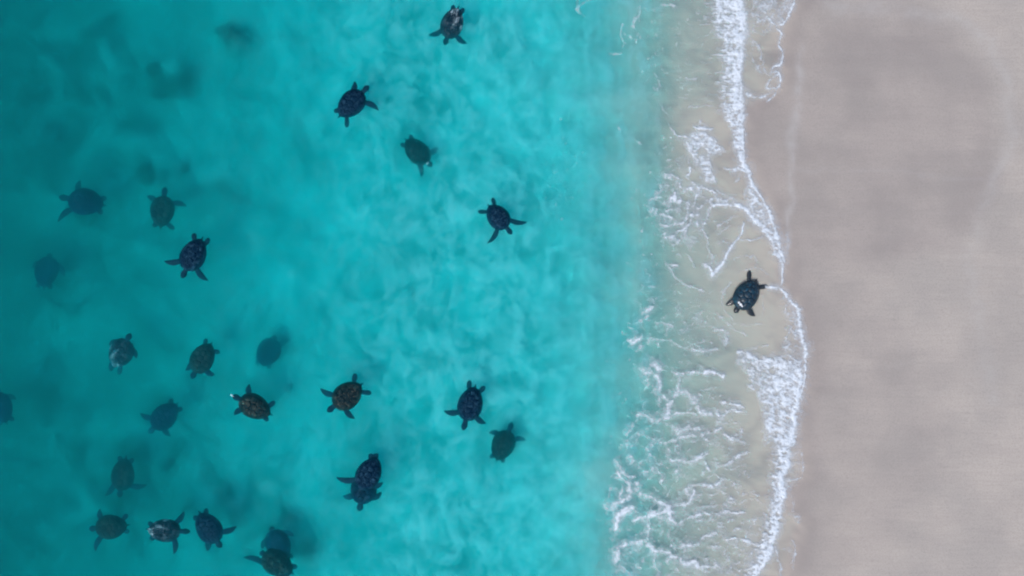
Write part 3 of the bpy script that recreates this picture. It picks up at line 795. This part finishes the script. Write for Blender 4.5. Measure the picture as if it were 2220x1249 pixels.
# strands around the oval pool
stroke(Z(330, [(1085, 340), (1055, 430), (1030, 530), (1060, 600), (1060, 680), (1090, 730), (1045, 790)]), [4, 4, 3, 2.5, 2.5, 3.5, 4], .6)
stroke(Z(330, [(1310, 490), (1285, 570), (1220, 650), (1180, 730), (1140, 790), (1085, 845)]), [2.2, 3, 3.4, 3.8, 6, 6.5], 1.0, warp=.4, rough=.5)
stroke(Z(330, [(1045, 775), (1080, 800), (1085, 845)]), [4, 6, 5], .85)
stroke(Z(330, [(1290, 600), (1370, 605), (1445, 580)]), 2.2, .6, warp=.5)
stroke(Z(330, [(1130, 510), (1190, 470), (1265, 435)]), 2.5, .5); stroke(Z(330, [(1130, 560), (1200, 510)]), 2, .4)
stroke(Z(330, [(1240, 740), (1310, 715), (1390, 725), (1400, 770)]), 2.4, .35)
stroke(Z(330, [(740, 500), (860, 490), (930, 450), (1000, 430)]), [2.2, 4, 6, 4], .7); stroke(Z(330, [(750, 585), (830, 575), (920, 500), (960, 450)]), [2.5, 5, 5, 4], .7)
stroke(Z(330, [(740, 380), (735, 490)]), 1.8, .5, warp=.5); stroke(Z(330, [(660, 410), (690, 380), (720, 400), (700, 420)]), 2.6, .7)
stroke(Z(330, [(750, 640), (760, 690)]), 1.8, .5); stroke(Z(330, [(830, 640), (900, 590)]), 4, .55)
stroke(Z(330, [(780, 770), (830, 860), (920, 920), (1025, 950)]), [4, 2, 2.2, 2.6], .6); stroke(Z(330, [(930, 730), (975, 805)]), 1.9, .5); stroke(Z(330, [(785, 770), (850, 780)]), 4, .7)
stroke(Z(330, [(1120, 250), (1160, 290), (1250, 300)]), 3, .4); stroke(Z(330, [(1250, 210), (1290, 150)]), 2.4, .5)
# the white patch with a hole, left of the column
fill(Z(0, [(930, 920), (1040, 900), (1120, 960), (1180, 1040), (1080, 1070), (1090, 1160), (1120, 1260), (1060, 1260), (980, 1090), (900, 1010)]), 8, np.clip(.62 + .8 * fine + .2 * hairs, 0, 1.0))
FOAM[win(1511, 1536, 318, 340)] *= 1 - np.exp(-(((FX[win(1511, 1536, 318, 340)] - 1522) / 11) ** 2 + ((FY[win(1511, 1536, 318, 340)] - 329) / 8) ** 2) ** 2)
stroke(Z(0, [(960, 870), (1020, 890), (1095, 880)]), [3, 4.5, 3], .9); stroke(Z(0, [(800, 880), (850, 930), (930, 950)]), [2, 3, 5], .7)
stroke(Z(0, [(1020, 830), (1000, 880)]), 2, .6); stroke(Z(0, [(930, 740), (1000, 735), (1080, 720)]), 1.8, .5)

# lower swash front and fan
front = [(1455, 195), (1560, 215), (1620, 290), (1680, 360), (1690, 450), (1705, 540), (1735, 620), (1728, 740)]
stroke(Z(560, front), [4, 5, 6, 6, 6.5, 8, 9, 5], .95, warp=.7)
stroke(Z(560, [(1735, 620), (1733, 740), (1720, 880), (1672, 1005)]), [4, 2.6, 2.6, 3.2], .95, warp=.35)
fill(Z(560, [(1570, 260), (1680, 380), (1730, 640), (1690, 720), (1560, 680), (1600, 420), (1540, 300)]), 9, np.clip(.95 * web2 - .12 + .55 * fine, 0, .8))
fan = [(1285, 640), (1262, 720), (1325, 790), (1340, 900), (1395, 950), (1440, 1010), (1440, 1140), (1450, 1270), (1640, 1270), (1660, 1100), (1655, 1020), (1688, 900), (1715, 700), (1560, 665), (1420, 675), (1330, 645)]
edge_boost = sstep(1600, 1725, FX)
fill(Z(560, fan), 10, np.clip(.36 + .40 * edge_boost + .45 * diag + .45 * fine + .6 * med + .4 * (web2 - .3), 0, 1.1))
stroke(Z(560, [(1270, 640), (1330, 650), (1400, 700), (1530, 720)]), [4, 6, 5, 3], .9); stroke(Z(560, [(1330, 650), (1400, 610), (1470, 600)]), 2.4, .5)
bore = [(1690, 760), (1690, 900), (1655, 1030), (1650, 1140), (1640, 1249)]
stroke(Z(560, bore), [9, 11, 11, 10, 9], 1.1)
bore2 = [(1665, 60), (1650, 200), (1622, 300), (1590, 420), (1597, 480), (1565, 600), (1580, 660), (1555, 780), (1530, 900), (1500, 1020), (1455, 1130), (1390, 1249), (1340, 1400), (1390, 1700)]
stroke(Z(855, bore2), [9, 10, 12, 14, 13, 11, 10, 8, 7.5, 8, 9, 7, 9, 10], 1.15)
B_ = np.interp(FY, [855 + y / 3.17 for x, y in bore2], [1200 + x / 3.17 for x, y in bore2])
bm_ = sstep(1050, 1120, FY) * 0 + sstep(920, 960, FY) * sstep(1480, 1300, FY)
fea = bm_ * sstep(-58, -6, FX - B_) * sstep(6, -2, FX - B_)
FOAM = np.maximum(FOAM, fea * np.clip(1.3 * (0.45 * noise(AX / 12, AY / 5, 151) + 0.9 * fine + .12 + .5 * sstep(-40, 0, FX - B_)), 0, .95))
fill(Z(855, [(1200, 1000), (1420, 1020), (1400, 1130), (1360, 1249), (1160, 1249)]), 12, np.clip(1.8 * (fine - .12), 0, .9))
stroke(Z(855, [(1180, 1000), (1290, 990), (1380, 1040), (1470, 1040)]), [2, 3, 5, 7], .85)
stroke(Z(855, [(1520, 1030), (1550, 1150), (1560, 1249), (1570, 1400)]), 3, .6)
for pts, w_, a_ in [([(1660, 400), (1702, 400), (1712, 540), (1690, 585), (1600, 592)], 2.2, .55), ([(1690, 440), (1690, 520)], 6, .28), ([(1610, 690), (1650, 740), (1640, 800)], 4, .3), ([(1630, 830), (1685, 850), (1680, 880)], [3, 7, 4], .55), ([(1640, 1000), (1662, 1060), (1640, 1150)], 3, .5), ([(1580, 1060), (1650, 1080)], 6, .25), ([(1660, 1130), (1650, 1200)], 4, .2)]:
    stroke(Z(855, pts), w_, a_)
# the same surf carried on along the shore, above and below
for ya, yb in ((-790, -215), (1420, 2040)):
    yy = np.arange(ya, yb, 22.0); xx = inter(yy, WLINE)
    stroke(list(zip(xx - 9, yy)), list(7 + 4 * np.sin(yy / 70.0)), 1.0)
    fill(list(zip(xx - 4, yy)) + list(zip(xx[::-1] - 60 - 30 * np.sin(yy[::-1] / 110.0), yy[::-1])), 16, np.clip(.28 + .5 * diag + .5 * fine + .5 * med, 0, .95))
    fill([(1340, ya), (1620, ya), (1640, yb), (1345, yb)], 24, 0.9 * lace); fill([(1340, ya), (1600, ya), (1600, yb), (1345, yb)], 24, netv)
# strands of the lower backwash
for off, pts, w_, a_ in [
    (560, [(590, 760), (650, 780), (700, 740), (740, 770)], [4, 7, 9, 4], .8), (560, [(690, 790), (725, 850), (735, 930), (790, 1000), (765, 1085), (690, 1112)], [4, 4, 2.6, 3, 4, 6], .7),
    (560, [(820, 785), (900, 792), (1000, 780), (1080, 785), (1165, 812)], [2, 3, 3, 5, 4], .8), (560, [(870, 800), (850, 930), (800, 1020), (780, 1090)], [3, 3.4, 5, 4], .6),
    (560, [(640, 560), (800, 565), (900, 620), (1030, 640), (1125, 625)], [1.8, 2, 2.4, 3.4, 2], .65), (560, [(1110, 490), (1190, 500), (1185, 590)], [2.5, 5, 3], .6),
    (560, [(1190, 450), (1240, 490), (1320, 530)], 3, .4), (560, [(610, 380), (660, 350), (690, 300)], [3, 4, 3], .75), (560, [(560, 440), (620, 430), (660, 400)], 2.6, .6), (560, [(690, 450), (780, 450), (830, 470)], 2.4, .5),
    (560, [(520, 565), (560, 575), (605, 555)], [5, 6, 3.5], .9), (560, [(580, 630), (600, 605)], 4, .75), (560, [(660, 190), (710, 195)], 1.8, .5), (560, [(1000, 900), (1060, 905), (1100, 890)], 1.8, .4),
    (560, [(1150, 985), (1220, 990), (1295, 1022)], [3, 5, 2.5], .75), (560, [(1165, 1095), (1215, 1050), (1290, 1050)], [2.5, 4, 3], .7), (560, [(1190, 1215), (1260, 1240), (1300, 1190)], 3, .7),
    (560, [(860, 920), (940, 940), (1000, 1040), (1090, 1080)], [5, 9, 6, 4], .55),
    (855, [(590, 130), (680, 180), (760, 160), (900, 120), (1090, 140)], [2.5, 6, 4, 3, 4], .7), (855, [(780, 200), (830, 240), (920, 230), (1000, 245)], [3, 7, 6, 4], .6),
    (855, [(680, 340), (800, 325), (900, 290), (1010, 280), (1150, 230)], [4, 5, 5, 4, 4], .6), (855, [(810, 455), (880, 460), (960, 450), (1050, 410)], [3, 5, 6, 2.5], .75),
    (855, [(1140, 495), (1200, 475), (1260, 430), (1330, 405)], [2, 4, 4, 3], .65), (855, [(1170, 270), (1230, 310), (1310, 325)], [3, 4, 3], .7), (855, [(1290, 240), (1300, 280), (1250, 280)], 2.6, .6),
    (855, [(600, 545), (650, 520), (700, 515), (755, 560)], [2.6, 3.4, 4, 3], .7), (855, [(575, 600), (595, 680), (700, 730), (820, 765), (940, 740), (960, 655)], [4, 6, 4, 4, 5, 3], .8),
    (855, [(420, 935), (440, 850), (480, 800), (550, 770)], [3, 8, 8, 3], .95), (855, [(350, 770), (380, 800), (430, 760), (540, 670), (440, 540)], [3, 5, 6, 5, 3], .7),
    (855, [(550, 865), (640, 845), (720, 820), (790, 790), (800, 850), (845, 885)], [2.5, 5, 11, 9, 8, 3], .95), (855, [(860, 885), (930, 850), (1000, 830), (1150, 815), (1310, 812)], [2, 3, 3, 3, 2], .75),
    (855, [(425, 1150), (440, 1100), (460, 1050), (540, 1020), (630, 1022), (680, 1065), (740, 1080)], [5, 7, 5, 4, 5, 7, 5], .85), (855, [(700, 1075), (800, 1100), (900, 1165), (980, 1150), (1000, 1190), (1110, 1190)], [4, 5, 8, 7, 6, 3], .75),
    (855, [(830, 1060), (900, 1045), (985, 1030), (1040, 980), (1120, 955)], [3, 5, 4, 2.4, 2.4], .7), (855, [(940, 620), (1020, 625), (1100, 632), (1160, 575)], [2, 3, 5, 2.5], .75),
    (855, [(1030, 540), (1060, 500)], 3.4, .5), (855, [(1010, 780), (1130, 770), (1240, 735)], 2.6, .5), (855, [(1100, 1055), (1130, 1050)], 6, .6), (855, [(600, 960), (650, 930), (640, 1000)], 3, .55),
    (855, [(700, 1080), (690, 1170), (720, 1249), (700, 1400)], [4, 3, 4, 4], .6), (855, [(440, 1160), (520, 1249), (560, 1400)], 3, .55), (855, [(500, 280), (540, 210)], 3, .55), (855, [(420, 440), (470, 530), (560, 580)], [3, 3, 4], .6),
    (0, [(150, 70), (210, 20), (300, -10)], 1.8, .5), (0, [(180, -20), (160, 70), (210, 110)], 1.6, .45), (0, [(590, 50), (600, 100), (550, 150), (545, 190)], 2, .6), (0, [(470, 170), (470, 260), (500, 310)], 1.9, .45),
    (0, [(750, 25), (790, 40), (830, 45)], 2, .6), (0, [(560, 960), (600, 1000)], 1.4, .5), (0, [(740, 740), (800, 800)], 1.6, .4), (0, [(920, 535), (980, 540)], 1.8, .6), (0, [(1000, 130), (1100, 125)], 2, .4),
    (0, [(440, 870), (460, 910)], 1.2, .5), (0, [(700, 510), (730, 590)], 2, .35), (0, [(390, 370), (460, 370), (480, 300)], 1.5, .4)]:
    stroke(Z(off, pts), np.array(w_) * 1.45 if not np.isscalar(w_) else w_ * 1.2, a_ * 0.9, soft=1.2, rough=0.95)
for pts, w_, a_ in [([(1585, 612), (1566, 640), (1570, 672), (1588, 694)], 2.4, .3), ([(1602, 590), (1640, 578), (1664, 596)], 2.4, .3), ([(1648, 640), (1656, 664), (1650, 690)], 2.2, .28), ([(1590, 700), (1622, 706), (1650, 700)], 2.6, .25),
                    ([(1500, 690), (1540, 676), (1566, 690)], 2.2, .3), ([(1480, 720), (1530, 706), (1580, 716)], 2.4, .3), ([(1520, 640), (1548, 628), (1572, 636)], 2.0, .25)]:
    stroke(pts, w_, a_, rough=1.2)
# beaded bubbles along the outer edge of the surf
rs = random.Random(5)
for _ in range(420):
    y = rs.uniform(-200, 1450); x = 1290 + 60 * math.sin(y / 170.0) * 0 + inter(y, [(-200, 1340), (0, 1350), (300, 1450), (430, 1400), (600, 1390), (700, 1370), (900, 1385), (1000, 1340), (1110, 1320), (1249, 1330), (1450, 1330)]) - 1290 + rs.gauss(12, 26)
    stroke([(x, y), (x + rs.uniform(-4, 4), y + rs.uniform(-5, 5))], rs.uniform(.6, 1.5), rs.uniform(.2, .6), rough=1.2)
for _ in range(130):
    x = rs.gauss(1215, 26); y = rs.gauss(370, 60)
    stroke([(x, y), (x + .6, y + .6)], rs.uniform(.6, 1.2), rs.uniform(.2, .55), rough=.2)

def blur(a, r):
    k = np.hanning(2 * r + 3)[1:-1]; k = k / k.sum()
    a = np.apply_along_axis(lambda v: np.convolve(v, k, 'same'), 0, a)
    return np.apply_along_axis(lambda v: np.convolve(v, k, 'same'), 1, a)
soft_ = blur(np.clip(FOAM, 0, 1), 12)
FOAM = np.maximum(FOAM * 0.94, np.clip(1.0 * soft_ * np.clip(0.75 + 0.6 * fine + 0.5 * med, 0.1, 1.3), 0, 0.5))
grit = 0.6 * noise(FX / 5.0, FY / 3.6, 161) + 0.5 * noise(FX / 13.0, FY / 9.0, 163) + 0.35 * hairs
FOAM = FOAM * np.clip(0.92 + 0.45 * grit, 0.25, 1.4)
alpha = np.clip((FOAM - 0.05) / 0.74, 0, 1) ** 1.05
Hf = 0.002 + 0.018 * np.clip(FOAM, 0, 1.3) ** 1.3 * (0.8 + 0.45 * np.clip(fine + .2, -.3, 1))
Zw = np.maximum(water_z(FX, FY), bed_z(FX, FY)) + 0.004 + Hf * sstep(0.05, 0.5, FOAM)
kf = (CAM_H - Zw) / CAM_H
cellmax = np.maximum.reduce([alpha[:-1, :-1], alpha[1:, :-1], alpha[:-1, 1:], alpha[1:, 1:]])
foam_me = grid_mesh('sea_foam', (FX - 1110) / PXM * kf, (624.5 - FY) / PXM * kf, Zw, {'cover': alpha}, cellmax > 0.05)
foam_me.flip_normals()
nt = NT('sea_foam')
pc = nt.coords('Object')
fc = nt.mix(nt.ramp(nt.noise(pc, 5.0, 5), 0.3, 0.7), (0.49, 0.555, 0.625), (0.62, 0.68, 0.745))
foam_m = nt.bsdf(fc, 0.7, nt.noise(pc, 38.0, 3, 0.7), 0.1, 0.012, alpha=nt.math('MULTIPLY', nt.attr('cover'), nt.ramp(nt.noise(pc, 24, 3), 0.2, 0.6, 0.7, 1.0)), spec=0.3)
foam_me.materials.append(foam_m)
foam = link(bpy.data.objects.new('sea_foam', foam_me))
tag(foam, 'white lacy sea foam along the breaking shoreline', 'foam', kind='stuff')
print('FOAM', len(foam_me.polygons))

# ------------------------------------------------------------------ froth clot on the stranded turtle, white blobs painting glints on two others
M_FROTH_GLINT = (lambda nt: nt.bsdf(nt.mix(nt.noise(nt.coords('Object'), 30, 3), (0.7, 0.74, 0.78), (0.82, 0.84, 0.86)), 0.6, nt.noise(nt.coords('Object'), 60, 2), 0.4, 0.01))(NT('froth'))  # white shared by the real clot and the two painted glints
for pts, z, label in [([(1602, 656, 2.4), (1606, 660, 2.8), (1609, 664, 1.8)], 0.30, 'white clot of froth on the neck edge of the stranded turtle'),
                      ([(502, 857, 2.0), (505, 859, 1.1)], -0.12, 'tiny white blob standing in for the glint at the nose of a brown turtle'),
                      ([(926, 355, 1.6), (928, 353, 1.0)], -0.30, 'tiny white blob standing in for the glint at the neck of a hazy turtle')]:
    bmf = bmesh.new()
    for px, py, r in pts:
        c = W(px, py, z)
        res = bmesh.ops.create_icosphere(bmf, subdivisions=3, radius=1.0)
        for v in res['verts']:
            d = v.co.copy(); k = 1 + 0.25 * math.sin(d.x * 7 + px) * math.sin(d.y * 6 + py)
            v.co = (c.x + d.x * r / PXM * k, c.y + d.y * r / PXM * k, c.z + d.z * r / PXM * 0.6 * k)
    me = bpy.data.meshes.new('froth_glint_blob'); bmf.to_mesh(me); bmf.free()
    me.polygons.foreach_set('use_smooth', [True] * len(me.polygons)); me.materials.append(M_FROTH_GLINT)
    tag(link(bpy.data.objects.new('froth_glint_blob', me)), label, 'foam')
